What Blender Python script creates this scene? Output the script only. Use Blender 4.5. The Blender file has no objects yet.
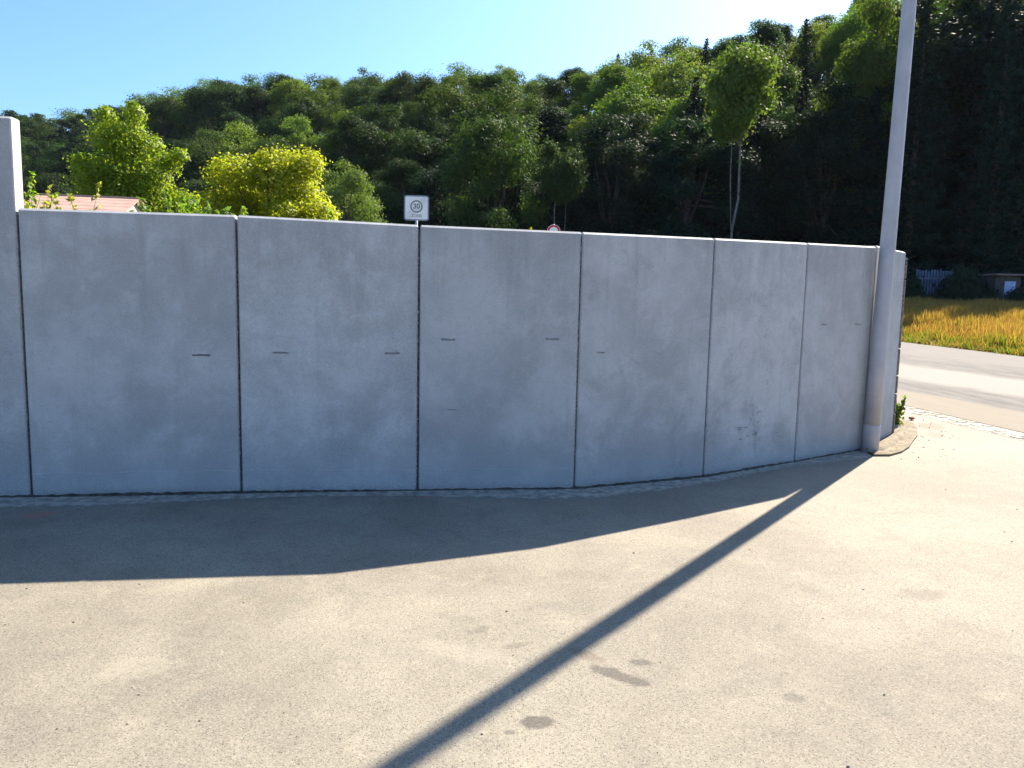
import bpy, bmesh, math, random
import numpy as np
from mathutils import Vector, Matrix
R = math.radians
random.seed(7)
rng = np.random.default_rng(11)
S = bpy.context.scene
COL = S.collection

# ------------------------------------------------------------------ helpers
def tag(o, label=None, cat=None, group=None, kind=None):
    if label: o['label'] = label
    if cat: o['category'] = cat
    if group: o['group'] = group
    if kind: o['kind'] = kind
    return o

def empty(name, loc=(0, 0, 0), rz=0.0, label=None, cat=None, group=None):
    o = bpy.data.objects.new(name, None)
    o.empty_display_size = .2
    COL.objects.link(o)
    o.location = loc
    o.rotation_euler = (0, 0, rz)
    return tag(o, label, cat, group)

def link(name, me, parent=None):
    o = bpy.data.objects.new(name, me)
    COL.objects.link(o)
    if parent: o.parent = parent
    return o

def mesh_of(name, verts, faces, mat, smooth=False):
    me = bpy.data.meshes.new(name)
    me.from_pydata([tuple(v) for v in verts], [], [tuple(f) for f in faces])
    if mat: me.materials.append(mat)
    if smooth:
        me.polygons.foreach_set('use_smooth', [True] * len(me.polygons))
    me.update()
    return me

def quads_mesh(name, V, mat):
    """V: (n,4,3) array, one quad each."""
    n = len(V)
    me = bpy.data.meshes.new(name)
    me.vertices.add(n * 4)
    me.vertices.foreach_set('co', V.reshape(-1).astype(np.float32))
    me.loops.add(n * 4)
    me.loops.foreach_set('vertex_index', np.arange(n * 4, dtype=np.int32))
    me.polygons.add(n)
    me.polygons.foreach_set('loop_start', np.arange(0, n * 4, 4, dtype=np.int32))
    try: me.polygons.foreach_set('loop_total', np.full(n, 4, dtype=np.int32))
    except Exception: pass
    me.materials.append(mat)
    me.update(calc_edges=True)
    return me

def bm_mesh(name, bm, mat, smooth=False):
    me = bpy.data.meshes.new(name)
    bmesh.ops.recalc_face_normals(bm, faces=bm.faces)
    bm.to_mesh(me); bm.free()
    if mat: me.materials.append(mat)
    if smooth:
        me.polygons.foreach_set('use_smooth', [True] * len(me.polygons))
    return me

def add_box(bm, c, s, rz=0, bevel=0):
    m = Matrix.Translation(c) @ Matrix.Rotation(rz, 4, 'Z') @ Matrix.Diagonal((s[0], s[1], s[2], 1))
    g = bmesh.ops.create_cube(bm, size=1, matrix=m)
    if bevel:
        es = list({e for v in g['verts'] for e in v.link_edges})
        bmesh.ops.bevel(bm, geom=es, offset=bevel, segments=2, affect='EDGES')

def tube(V, F, pts, rad, n=8, cap=True):
    """append a tapered tube through pts to lists V, F"""
    pts = [Vector(p) for p in pts]
    base = len(V)
    for i, p in enumerate(pts):
        d = (pts[min(i + 1, len(pts) - 1)] - pts[max(i - 1, 0)]).normalized()
        a = d.orthogonal().normalized() if abs(d.z) < .8 else Vector((1, 0, 0)).cross(d).normalized()
        b = d.cross(a)
        for k in range(n):
            t = 2 * math.pi * k / n
            V.append(p + (a * math.cos(t) + b * math.sin(t)) * rad[i])
    for i in range(len(pts) - 1):
        for k in range(n):
            a0 = base + i * n + k; a1 = base + i * n + (k + 1) % n
            F.append((a0, a1, a1 + n, a0 + n))
    if cap:
        F.append(tuple(base + k for k in range(n))[::-1])
        F.append(tuple(base + (len(pts) - 1) * n + k for k in range(n)))

def smooth(a, b, x):
    t = np.clip((x - a) / (b - a), 0, 1)
    return t * t * (3 - 2 * t)

# ------------------------------------------------------------------ materials
class NT:
    def __init__(self, name):
        self.m = bpy.data.materials.new(name)
        self.m.use_nodes = True
        self.t = self.m.node_tree
        self.t.nodes.clear()
        self.out = self.n('ShaderNodeOutputMaterial')
    def n(self, typ, **kw):
        x = self.t.nodes.new(typ)
        for k, v in kw.items():
            if k.startswith('i_'):
                x.inputs[k[2:].replace('_', ' ')].default_value = v
            else: setattr(x, k, v)
        return x
    def l(self, a, b): self.t.links.new(a, b)
    def put(self, sock, v):
        if hasattr(v, 'is_linked') or hasattr(v, 'links'): self.l(v, sock)
        else: sock.default_value = v
    def math(self, op, a, b=0.0, c=0.0, clamp=False):
        x = self.n('ShaderNodeMath', operation=op); x.use_clamp = clamp
        self.put(x.inputs[0], a); self.put(x.inputs[1], b); self.put(x.inputs[2], c)
        return x.outputs[0]
    def mix(self, f, a, b, mode='MIX'):
        x = self.n('ShaderNodeMix', data_type='RGBA', blend_type=mode)
        self.put(x.inputs[0], f); self.put(x.inputs[6], a); self.put(x.inputs[7], b)
        return x.outputs[2]
    def noise(self, vec, scale, detail=4, rough=.55, w=None, dist=0.0):
        x = self.n('ShaderNodeTexNoise')
        if w is not None:
            x.noise_dimensions = '4D'; self.put(x.inputs['W'], w)
        self.l(vec, x.inputs['Vector'])
        x.inputs['Scale'].default_value = scale; x.inputs['Detail'].default_value = detail
        x.inputs['Roughness'].default_value = rough; x.inputs['Distortion'].default_value = dist
        return x.outputs['Fac']
    def vor(self, vec, scale, feature='F1'):
        x = self.n('ShaderNodeTexVoronoi', feature=feature)
        self.l(vec, x.inputs['Vector']); x.inputs['Scale'].default_value = scale
        return x
    def ramp(self, f, a, b, lo=0.0, hi=1.0):
        x = self.n('ShaderNodeMapRange', interpolation_type='SMOOTHSTEP')
        self.put(x.inputs[0], f)
        x.inputs[1].default_value = a; x.inputs[2].default_value = b
        x.inputs[3].default_value = lo; x.inputs[4].default_value = hi
        return x.outputs[0]
    def scale(self, vec, s):
        x = self.n('ShaderNodeMapping'); self.l(vec, x.inputs[0]); x.inputs['Scale'].default_value = s
        return x.outputs[0]
    def bump(self, h, strength=.3, dist=.01):
        x = self.n('ShaderNodeBump'); self.l(h, x.inputs['Height'])
        x.inputs['Strength'].default_value = strength; x.inputs['Distance'].default_value = dist
        return x.outputs[0]
    def bsdf(self, color, rough=.8, metal=0.0, normal=None, spec=.5):
        b = self.n('ShaderNodeBsdfPrincipled')
        self.put(b.inputs['Base Color'], color); self.put(b.inputs['Roughness'], rough)
        b.inputs['Metallic'].default_value = metal
        b.inputs['Specular IOR Level'].default_value = spec
        if normal is not None: self.l(normal, b.inputs['Normal'])
        self.l(b.outputs[0], self.out.inputs[0])
        return b
    @property
    def obj(self):
        return self.n('ShaderNodeTexCoord').outputs['Object']
    @property
    def pos(self):
        return self.n('ShaderNodeNewGeometry').outputs['Position']

def C(r, g, b): return (r, g, b, 1)

def plain(name, col, rough=.6, metal=0.0, vary=.25, scale=12):
    t = NT(name)
    n = t.noise(t.obj, scale, 5)
    f = t.ramp(n, .3, .7)
    a = tuple(c * (1 - vary) for c in col) + (1,); b = tuple(min(1, c * (1 + vary)) for c in col) + (1,)
    t.bsdf(t.mix(f, a, b), rough, metal, t.bump(t.noise(t.obj, scale * 8, 3), .1, .004))
    return t.m

def concrete(name, rough_patch=0.0, lift=0.0):
    t = NT(name)
    o = t.obj
    w = t.math('MULTIPLY', t.n('ShaderNodeObjectInfo').outputs['Random'], 60.0)
    big = t.noise(o, 1.3, 6, .62, w, .4)
    med = t.noise(o, 5.5, 5, .65, w, .3)
    streak = t.noise(t.scale(o, (9, 9, .7)), 1.2, 5, .6, w)
    fine = t.noise(o, 120, 3, .7, w)
    grain = t.noise(o, 420, 2, .8, w)
    col = t.mix(t.ramp(t.math('ADD', t.math('MULTIPLY', big, .65), t.math('MULTIPLY', med, .35)), .38, .62), C(.36, .36, .362), C(.60, .598, .595))
    col = t.mix(t.math('MULTIPLY', t.ramp(med, .52, .72), .42), col, C(.68, .675, .67))
    col = t.mix(t.math('MULTIPLY', t.ramp(streak, .52, .74), .32), col, C(.235, .233, .232))
    # damp / splashed dirt rising from the foot with a ragged top edge
    sep = t.n('ShaderNodeSeparateXYZ'); t.l(o, sep.inputs[0])
    zz = t.math('ADD', sep.outputs[2], t.math('MULTIPLY', t.math('SUBTRACT', med, .5), .9))
    zz = t.math('ADD', zz, t.math('MULTIPLY', t.math('SUBTRACT', big, .5), 1.6))
    col = t.mix(t.ramp(zz, .75, .2, 0, .42), col, C(.28, .28, .285))
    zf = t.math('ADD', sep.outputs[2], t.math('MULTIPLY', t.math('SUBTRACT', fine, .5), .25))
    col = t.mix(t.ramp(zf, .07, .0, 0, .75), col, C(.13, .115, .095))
    if rough_patch:
        rp = t.ramp(t.noise(o, 2.4, 7, .7, t.math('ADD', w, 7.0), .8), .5, .64)
        col = t.mix(t.math('MULTIPLY', rp, rough_patch), col, C(.2, .198, .195))
    # rain marks run down from the top edge, a long ragged film of dirt
    top = t.math('ADD', sep.outputs[2], t.math('MULTIPLY', t.math('SUBTRACT', streak, .5), 2.4))
    col = t.mix(t.ramp(top, 1.75, 2.35, 0, .32), col, C(.22, .22, .225))
    cloud = t.ramp(t.noise(o, 11, 7, .72, w, .6), .5, .68)
    col = t.mix(t.math('MULTIPLY', cloud, .35), col, C(.28, .28, .285))
    # pores
    v = t.vor(o, 34)
    sel = t.n('ShaderNodeSeparateColor'); t.l(v.outputs['Color'], sel.inputs[0])
    pore = t.math('MULTIPLY', t.ramp(v.outputs['Distance'], .12, .06), t.ramp(sel.outputs[0], .86, .9))
    col = t.mix(t.math('MULTIPLY', pore, .6), col, C(.09, .088, .085))
    col = t.mix(t.math('MULTIPLY', t.math('SUBTRACT', fine, .5), 1.1), col, C(.7, .69, .68), 'MIX')
    col = t.mix(.35, col, t.mix(t.ramp(grain, .3, .7), C(.25, .25, .25), C(.62, .62, .61)))
    sand = t.noise(o, 75, 4, .8, w)
    col = t.mix(t.ramp(sand, .5, .7, 0, .42), col, C(.22, .22, .225))
    col = t.mix(t.ramp(sand, .48, .32, 0, .3), col, C(.72, .715, .71))
    rnd = t.n('ShaderNodeObjectInfo').outputs['Random']                    # each casting has its own tone
    col = t.mix(t.math('MULTIPLY', rnd, .28), col, C(.27, .272, .28))
    h = t.math('ADD', t.math('MULTIPLY', fine, .5), t.math('MULTIPLY', med, .9))
    h = t.math('SUBTRACT', h, pore)
    t.bsdf(col, .82, 0, t.bump(h, .35, .006), .35)
    return t.m

M = {}
M['concrete'] = concrete('pale precast concrete')
M['concrete_worn'] = concrete('worn precast concrete', .55)
M['joint'] = plain('dark joint filler', (.12, .11, .1), .95, 0, .6, 60)
M['edge'] = plain('rough brown panel edge', (.2, .165, .13), .95, 0, .5, 30)
M['crumb'] = plain('pale mortar crumbs', (.36, .35, .335), .95, 0, .3, 60)
M['laitance'] = plain('pale cement laitance', (.85, .84, .83), .9, 0, .1, 40)
M['mark'] = plain('dark lifting recess', (.41, .41, .415), .95, 0, .3, 60)
M['mark_dark'] = plain('dark open recess', (.27, .27, .275), .95, 0, .3, 60)
M['scuff'] = plain('black scuff', (.3, .3, .305), .9, 0, .3, 60)

def yard_material():
    t = NT('dusty asphalt'); p = t.pos
    big = t.noise(p, .55, 6, .6, None, .5); med = t.noise(p, 3.2, 6, .65, None, .4)
    fine = t.noise(p, 95, 3, .75); grit = t.noise(p, 330, 2, .8); small = t.noise(p, 22, 4, .7)
    col = t.mix(t.ramp(big, .3, .7), C(.18, .158, .125), C(.275, .245, .19))
    col = t.mix(t.math('MULTIPLY', t.ramp(med, .55, .75), .55), col, C(.33, .29, .22))
    col = t.mix(t.math('MULTIPLY', t.ramp(med, .5, .34), .28), col, C(.13, .117, .1))
    col = t.mix(t.math('MULTIPLY', t.ramp(small, .58, .72), .3), col, C(.17, .155, .13))
    # paler towards the right and back: flare brightening painted into the ground colour
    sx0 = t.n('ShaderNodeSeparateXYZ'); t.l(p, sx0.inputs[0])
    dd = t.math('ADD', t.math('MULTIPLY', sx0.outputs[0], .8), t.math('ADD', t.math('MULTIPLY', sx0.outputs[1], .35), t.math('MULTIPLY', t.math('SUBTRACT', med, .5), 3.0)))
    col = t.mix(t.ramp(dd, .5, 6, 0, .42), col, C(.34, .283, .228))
    # aggregate speckle
    v = t.vor(p, 170); sc = t.n('ShaderNodeSeparateColor'); t.l(v.outputs['Color'], sc.inputs[0])
    col = t.mix(t.math('MULTIPLY', t.ramp(sc.outputs[0], .6, 1.0), .5), col, C(.09, .08, .068))
    col = t.mix(t.math('MULTIPLY', t.ramp(sc.outputs[1], .65, 1.0), .3), col, C(.42, .38, .31))
    col = t.mix(t.math('MULTIPLY', t.ramp(grit, .52, .68), .45), col, C(.13, .12, .1))
    vh = t.vor(p, 120); sh = t.n('ShaderNodeSeparateColor'); t.l(vh.outputs['Color'], sh.inputs[0])
    pit = t.math('MULTIPLY', t.ramp(vh.outputs['Distance'], .42, .25), t.ramp(t.math('ADD', sh.outputs[0], t.math('MULTIPLY', t.math('SUBTRACT', small, .5), .8)), .66, .74))
    col = t.mix(t.math('MULTIPLY', pit, .8), col, C(.05, .045, .04))
    # spill stains and spray spots: irregular blots lying on the paving
    sx = t.n('ShaderNodeSeparateXYZ'); t.l(p, sx.inputs[0])
    def blot(cx, cy, rx, ry, rot, strength, colour, soft=.45, ns=9.0):
        dx = t.math('SUBTRACT', sx.outputs[0], cx); dy = t.math('SUBTRACT', sx.outputs[1], cy)
        c, s = math.cos(rot), math.sin(rot)
        u = t.math('DIVIDE', t.math('ADD', t.math('MULTIPLY', dx, c), t.math('MULTIPLY', dy, s)), rx)
        w = t.math('DIVIDE', t.math('SUBTRACT', t.math('MULTIPLY', dy, c), t.math('MULTIPLY', dx, s)), ry)
        d = t.math('SQRT', t.math('ADD', t.math('MULTIPLY', u, u), t.math('MULTIPLY', w, w)))
        d = t.math('ADD', d, t.math('MULTIPLY', t.math('SUBTRACT', t.noise(p, ns, 5, .7), .5), 2.2))
        f = t.math('MULTIPLY', t.ramp(d, 1.0, 1.0 - soft), strength)
        f = t.math('MULTIPLY', f, t.ramp(fine, .25, .6, .55, 1.0))
        return t.mix(f, colour_in[0], colour)
    colour_in = [col]
    dk = C(.075, .066, .058)
    for a in [(.115, 2.745, .075, .055, .2, .85, dk), (.02, 2.67, .03, .025, 0, .6, dk),
              (.48, 3.11, .15, .06, -.6, .8, dk), (.36, 3.3, .12, .045, -.7, .6, C(.14, .105, .08)),
              (.6, 3.24, .065, .045, .0, .7, dk), (-.13, 3.53, .07, .05, .5, .4, dk),
              (1.17, 2.96, .05, .04, .2, .4, dk), (.05, 3.38, .08, .03, .4, .35, dk), (2.3, 4.1, .16, .1, .2, .3, dk),
              (-1.55, 3.1, .22, .12, .3, .22, C(.38, .34, .26)), (-.2, 3.3, .3, .1, -.4, .2, C(.4, .35, .28)),
              (1.7, 3.6, .4, .16, .3, .12, C(.4, .35, .28)), (2.6, 5.2, .5, .3, .6, .12, C(.4, .35, .28)),
              (-.68, 6.0, .12, .06, .1, .9, C(.5, .09, .12)), (.63, 6.2, .12, .05, .2, .8, C(.5, .09, .12)),
              (-3.3, 5.25, .12, .1, .6, .5, C(.4, .12, .1)), (4.3, 7.2, .3, .12, .9, .35, C(.2, .17, .13)),
              (5.5, 10.0, .35, .2, 1.1, .55, C(.17, .12, .08)), (5.2, 9.3, .3, .12, 1.1, .4, C(.17, .13, .09))]:
        colour_in[0] = blot(*a[:7])
    col = colour_in[0]
    h = t.math('ADD', t.math('MULTIPLY', fine, .8), t.math('MULTIPLY', grit, .5))
    h = t.math('ADD', h, t.math('MULTIPLY', med, 1.5))
    t.bsdf(col, .9, 0, t.bump(h, .5, .005), .2)
    return t.m
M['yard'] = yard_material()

def road_material():
    t = NT('worn road asphalt'); p = t.pos
    sx = t.n('ShaderNodeSeparateXYZ'); t.l(p, sx.inputs[0])
    u = t.math('ADD', sx.outputs[0], t.math('MULTIPLY', t.math('SUBTRACT', sx.outputs[1], 15.0), .2))
    u = t.math('ADD', u, t.math('MULTIPLY', t.math('SUBTRACT', t.noise(p, .8, 4), .5), .8))
    n = t.noise(t.scale(p, (2.5, .35, 1)), 1.5, 6, .7)
    g = t.noise(p, 60, 3, .8)
    dark = t.mix(t.ramp(n, .3, .7), C(.11, .1, .094), C(.185, .17, .155))
    pale = C(.26, .235, .21)
    b = t.math('MULTIPLY', t.ramp(u, 8.3, 9.0), t.ramp(u, 11.8, 10.9))
    col = t.mix(t.math('MULTIPLY', b, .9), dark, pale)
    col = t.mix(t.ramp(u, 7.3, 6.9, 0, .8), col, C(.235, .2, .155))
    col = t.mix(t.math('MULTIPLY', t.ramp(u, 12.8, 15), .6), col, C(.2, .18, .165))
    col = t.mix(t.math('MULTIPLY', t.ramp(g, .5, .7), .5), col, C(.08, .078, .075))
    t.bsdf(col, .95, 0, t.bump(g, .4, .008), .1)
    return t.m
M['road'] = road_material()

def ground_material():
    t = NT('soil and grass ground'); p = t.pos
    n = t.noise(p, .5, 6, .6); m = t.noise(p, 7, 5, .7)
    col = t.mix(t.ramp(n, .35, .65), C(.10, .085, .035), C(.17, .125, .045))
    col = t.mix(t.ramp(m, .45, .65, 0, .7), col, C(.06, .065, .022))
    t.bsdf(col, .95, 0, t.bump(m, .6, .05), .2)
    return t.m
M['ground'] = ground_material()
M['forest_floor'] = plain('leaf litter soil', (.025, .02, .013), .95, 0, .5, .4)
def kerb_material():
    t = NT('sandy concrete'); o = t.obj
    col = t.mix(t.ramp(t.noise(o, 6, 6, .7), .35, .65), C(.16, .125, .08), C(.27, .23, .17))
    col = t.mix(t.ramp(t.noise(o, 22, 5, .7), .52, .62, 0, .8), col, C(.09, .065, .035))
    col = t.mix(t.ramp(t.noise(o, 150, 3, .7), .5, .7, 0, .5), col, C(.1, .085, .06))
    t.bsdf(col, .95, 0, t.bump(t.noise(o, 60, 5, .7), .6, .01), .2)
    return t.m
M['kerb'] = kerb_material()
M['dust'] = plain('pale dust', (.30, .27, .22), .95, 0, .35, 14)
M['dirt'] = plain('dark soil', (.06, .05, .036), .95, 0, .5, 25)
M['stone'] = plain('grey grit', (.17, .15, .12), .9, 0, .5, 30)
M['cobble'] = plain('pale granite sett', (.25, .22, .17), .85, 0, .3, 14)
M['groove'] = plain('dark gutter joint', (.06, .052, .045), .95, 0, .4, 20)

def leaf_material(name, transl=.35, var=.35, rough=.5, spec=.4):
    t = NT(name)
    oi = t.n('ShaderNodeObjectInfo'); geo = t.n('ShaderNodeNewGeometry')
    r = geo.outputs['Random Per Island']
    n = t.noise(t.obj, .55, 3, .6)
    base = oi.outputs['Color']
    hsv = t.n('ShaderNodeHueSaturation')
    t.l(base, hsv.inputs['Color'])
    t.l(t.math('ADD', .475, t.math('MULTIPLY', r, .05)), hsv.inputs['Hue'])
    val = t.math('ADD', 1 - var, t.math('MULTIPLY', t.math('ADD', t.math('MULTIPLY', r, .6), t.math('MULTIPLY', n, .8)), var * 1.4))
    t.l(val, hsv.inputs['Value'])
    d = t.n('ShaderNodeBsdfPrincipled'); t.l(hsv.outputs[0], d.inputs['Base Color'])
    d.inputs['Roughness'].default_value = rough; d.inputs['Specular IOR Level'].default_value = spec
    tr = t.n('ShaderNodeBsdfTranslucent')
    t.l(t.mix(1.0, hsv.outputs[0], C(1.15, 1.2, .42), 'MULTIPLY'), tr.inputs[0])
    mx = t.n('ShaderNodeMixShader'); mx.inputs[0].default_value = transl
    t.l(d.outputs[0], mx.inputs[1]); t.l(tr.outputs[0], mx.inputs[2])
    t.l(mx.outputs[0], t.out.inputs[0])
    return t.m
M['leaf'] = leaf_material('broadleaf foliage', .42, .35, .65, .1)
M['needle'] = leaf_material('needle foliage', .12, .35, .7, .1)
M['near_leaf'] = leaf_material('bush foliage', .6, .25, .5, .35)
M['grass'] = leaf_material('dry grass', .4, .6, .7, .1)
M['bark'] = plain('dark bark', (.06, .048, .038), .95, 0, .4, 6)
M['pale_bark'] = plain('pale bark', (.16, .148, .13), .9, 0, .4, 3)

# ------------------------------------------------------------------ camera
CAM_H = 1.6
pitch, roll = R(6.6), R(1.2)
fw = Vector((0, math.cos(pitch), -math.sin(pitch))); rt = Vector((1, 0, 0)); up = rt.cross(fw)
rt2 = rt * math.cos(roll) + up * math.sin(roll); up2 = up * math.cos(roll) - rt * math.sin(roll)
cd = bpy.data.cameras.new('camera'); cam = bpy.data.objects.new('camera', cd); COL.objects.link(cam)
F_PX = 770.0
cd.sensor_width = 36; cd.lens = F_PX / 1024 * 36; cd.clip_start = .05; cd.clip_end = 3000
cam.matrix_world = Matrix(((rt2.x, up2.x, -fw.x, 0), (rt2.y, up2.y, -fw.y, 0), (rt2.z, up2.z, -fw.z, CAM_H), (0, 0, 0, 1)))
S.camera = cam
def px(p):                                   # where a point falls in the photograph (used only to word labels and to judge tree heights)
    v = Vector(p) - Vector((0, 0, CAM_H)); d = v.dot(fw)
    return 512 + F_PX * v.dot(rt2) / d, 384 - F_PX * v.dot(up2) / d

# ------------------------------------------------------------------ light
SUN_AZ, SUN_EL = R(53), R(39)                # azimuth counted from +x towards +y
sd = Vector((math.cos(SUN_AZ) * math.cos(SUN_EL), math.sin(SUN_AZ) * math.cos(SUN_EL), math.sin(SUN_EL)))
sl = bpy.data.lights.new('sun', 'SUN'); so = bpy.data.objects.new('sun', sl); COL.objects.link(so)
sl.energy = 5.0; sl.angle = R(.5); sl.color = (1.0, .905, .755)
so.rotation_euler = (-sd).to_track_quat('-Z', 'Y').to_euler()
so.location = (30, 40, 60)
wd = bpy.data.worlds.new('World'); S.world = wd; wd.use_nodes = True
wt = wd.node_tree; wt.nodes.clear()
sky = wt.nodes.new('ShaderNodeTexSky'); sky.sky_type = 'NISHITA'; sky.sun_disc = False
sky.sun_elevation = SUN_EL; sky.sun_rotation = math.pi / 2 - SUN_AZ
sky.air_density = 1.0; sky.dust_density = 1.6; sky.ozone_density = 1.5
bg = wt.nodes.new('ShaderNodeBackground'); bg.inputs[1].default_value = .058
wo = wt.nodes.new('ShaderNodeOutputWorld')
tint = wt.nodes.new('ShaderNodeMix'); tint.data_type = 'RGBA'; tint.blend_type = 'MULTIPLY'
tint.inputs[0].default_value = 1; tint.inputs[7].default_value = (.71, 1.02, 1.35, 1)   # the camera's cool daylight balance
wt.links.new(sky.outputs[0], tint.inputs[6]); wt.links.new(tint.outputs[2], bg.inputs[0]); wt.links.new(bg.outputs[0], wo.inputs[0])
S.view_settings.view_transform = 'Standard'; S.view_settings.look = 'None'
S.view_settings.exposure = 1.74; S.view_settings.gamma = 1.0; S.view_settings.use_curve_mapping = False
S.render.engine = 'CYCLES'
S.cycles.max_bounces = 6; S.cycles.diffuse_bounces = 3; S.cycles.transmission_bounces = 4; S.cycles.glossy_bounces = 2
S.cycles.use_denoising = True

# ------------------------------------------------------------------ terrain
EDGE_X = np.array([-140, -90, -60, -30, -12, 0, 20, 45, 75, 140.])
EDGE_Y = np.array([150, 112, 96, 84, 74, 68, 63, 60, 64, 80.])
def edge_y(x): return np.interp(x, EDGE_X, EDGE_Y)
def ground_z(x, y):
    x = np.asarray(x, float); y = np.asarray(y, float)
    field = np.clip(.05 * (y - 25), 0, 1.3) * smooth(16, 21, x)
    left = 2.0 * smooth(20, 60, y) * smooth(4, -4, x)
    base = np.maximum(field, left)
    s = (y - edge_y(x)) * .88
    az = x / np.maximum(y, 1)
    cap = np.interp(az, [-.8, -.5, -.2, .0, .25, .5, .7, 1.2], [25, 28, 30, 31, 34, 42, 46, 46])
    hill = cap * smooth(0, 74, s) ** .8 
    far = smooth(240, 420, np.hypot(x, y))
    z = base + hill * np.where(y > 0, 1, 0) * (1 - far)
    # level bed of the road
    road = smooth(20, 17, x) * smooth(2, 5, x) * smooth(66, 56, y)
    return z * (1 - road)
def build_ground():
    def axis(lo, hi):
        a = np.concatenate([np.arange(lo, -60, 14), np.arange(-60, 60, 2.0), np.arange(60, hi + 1, 14)])
        return a
    xs = axis(-410, 410); ys = np.concatenate([np.arange(-410, -20, 25), np.arange(-20, 120, 2.0), np.arange(120, 411, 8)])
    X, Y = np.meshgrid(xs, ys); Z = ground_z(X, Y) - .012
    V = np.stack([X, Y, Z], -1).reshape(-1, 3); nx = len(xs)
    F = []; mi = []
    for j in range(len(ys) - 1):
        for i in range(nx - 1):
            a = j * nx + i; F.append((a, a + 1, a + 1 + nx, a + nx))
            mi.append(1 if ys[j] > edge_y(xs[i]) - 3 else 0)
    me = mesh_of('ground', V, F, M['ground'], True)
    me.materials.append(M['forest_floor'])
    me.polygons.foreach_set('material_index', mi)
    tag(link('ground', me), kind='structure')
build_ground()

def added_haze():
    bm = bmesh.new(); add_box(bm, (0, 0, 39), (840, 840, 90))
    m = bpy.data.materials.new('thin shade lifting veil'); m.use_nodes = True; nt = m.node_tree; nt.nodes.clear()
    v = nt.nodes.new('ShaderNodeVolumePrincipled'); v.inputs['Color'].default_value = (.72, .82, 1.0, 1); v.inputs['Density'].default_value = .00006  # added thin volume, lifts the wood's black shade towards blue
    v.inputs['Anisotropy'].default_value = .0
    nt.links.new(v.outputs[0], nt.nodes.new('ShaderNodeOutputMaterial').inputs['Volume'])
    tag(link('added_haze', bm_mesh('added_haze', bm, m)), kind='stuff')
added_haze()
def xg(y): return 6.14 + (12.29 - y) * .131          # line of the gutter joint along the road
# yard: up to the wall everywhere, up to the setts on the right
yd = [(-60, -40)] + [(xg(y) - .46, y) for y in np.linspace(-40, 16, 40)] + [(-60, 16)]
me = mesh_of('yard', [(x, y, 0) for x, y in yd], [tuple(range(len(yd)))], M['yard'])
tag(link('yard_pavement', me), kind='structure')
# road
yy = np.linspace(-40, 62, 60)
V = [(xg(y) + .025, y, 0) for y in yy] + [(16.1 + .15 * math.sin(y * .3) * .3, y, 0) for y in yy]
n = len(yy); F = [(i, n + i, n + i + 1, i + 1) for i in range(n - 1)]
tag(link('road', mesh_of('road', V, F, M['road'])), kind='structure')
# dark groove strip between setts and road
V = [(xg(y) - .03, y, -.004) for y in yy] + [(xg(y) + .03, y, -.004) for y in yy]
F = [(i, n + i, n + i + 1, i + 1) for i in range(n - 1)]
tag(link('gutter_joint', mesh_of('gutter_joint', V, F, M['groove'])), kind='structure')
# bed under the setts
V = [(xg(y) - .47, y, .003) for y in yy] + [(xg(y) - .035, y, .003) for y in yy]
tag(link('sett_bed', mesh_of('sett_bed', V, F, M['dust'])), kind='structure')
# rows of granite setts (a paved gutter, one continuous structure)
bm = bmesh.new()
y = 5.0
for row in range(3):
    y = 5.0 + row * .05
    while y < 22:
        L = random.uniform(.11, .19)
        cx = xg(y) - .105 - row * .14 + random.uniform(-.008, .008)
        add_box(bm, (cx, y + L / 2, -.038 + random.uniform(-.004, .004)), (.125, L - .014, .09), random.uniform(-.06, .06) + .13, .012)
        y += L
tag(link('sett_gutter', bm_mesh('sett_gutter', bm, M['cobble'])), kind='structure')

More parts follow.
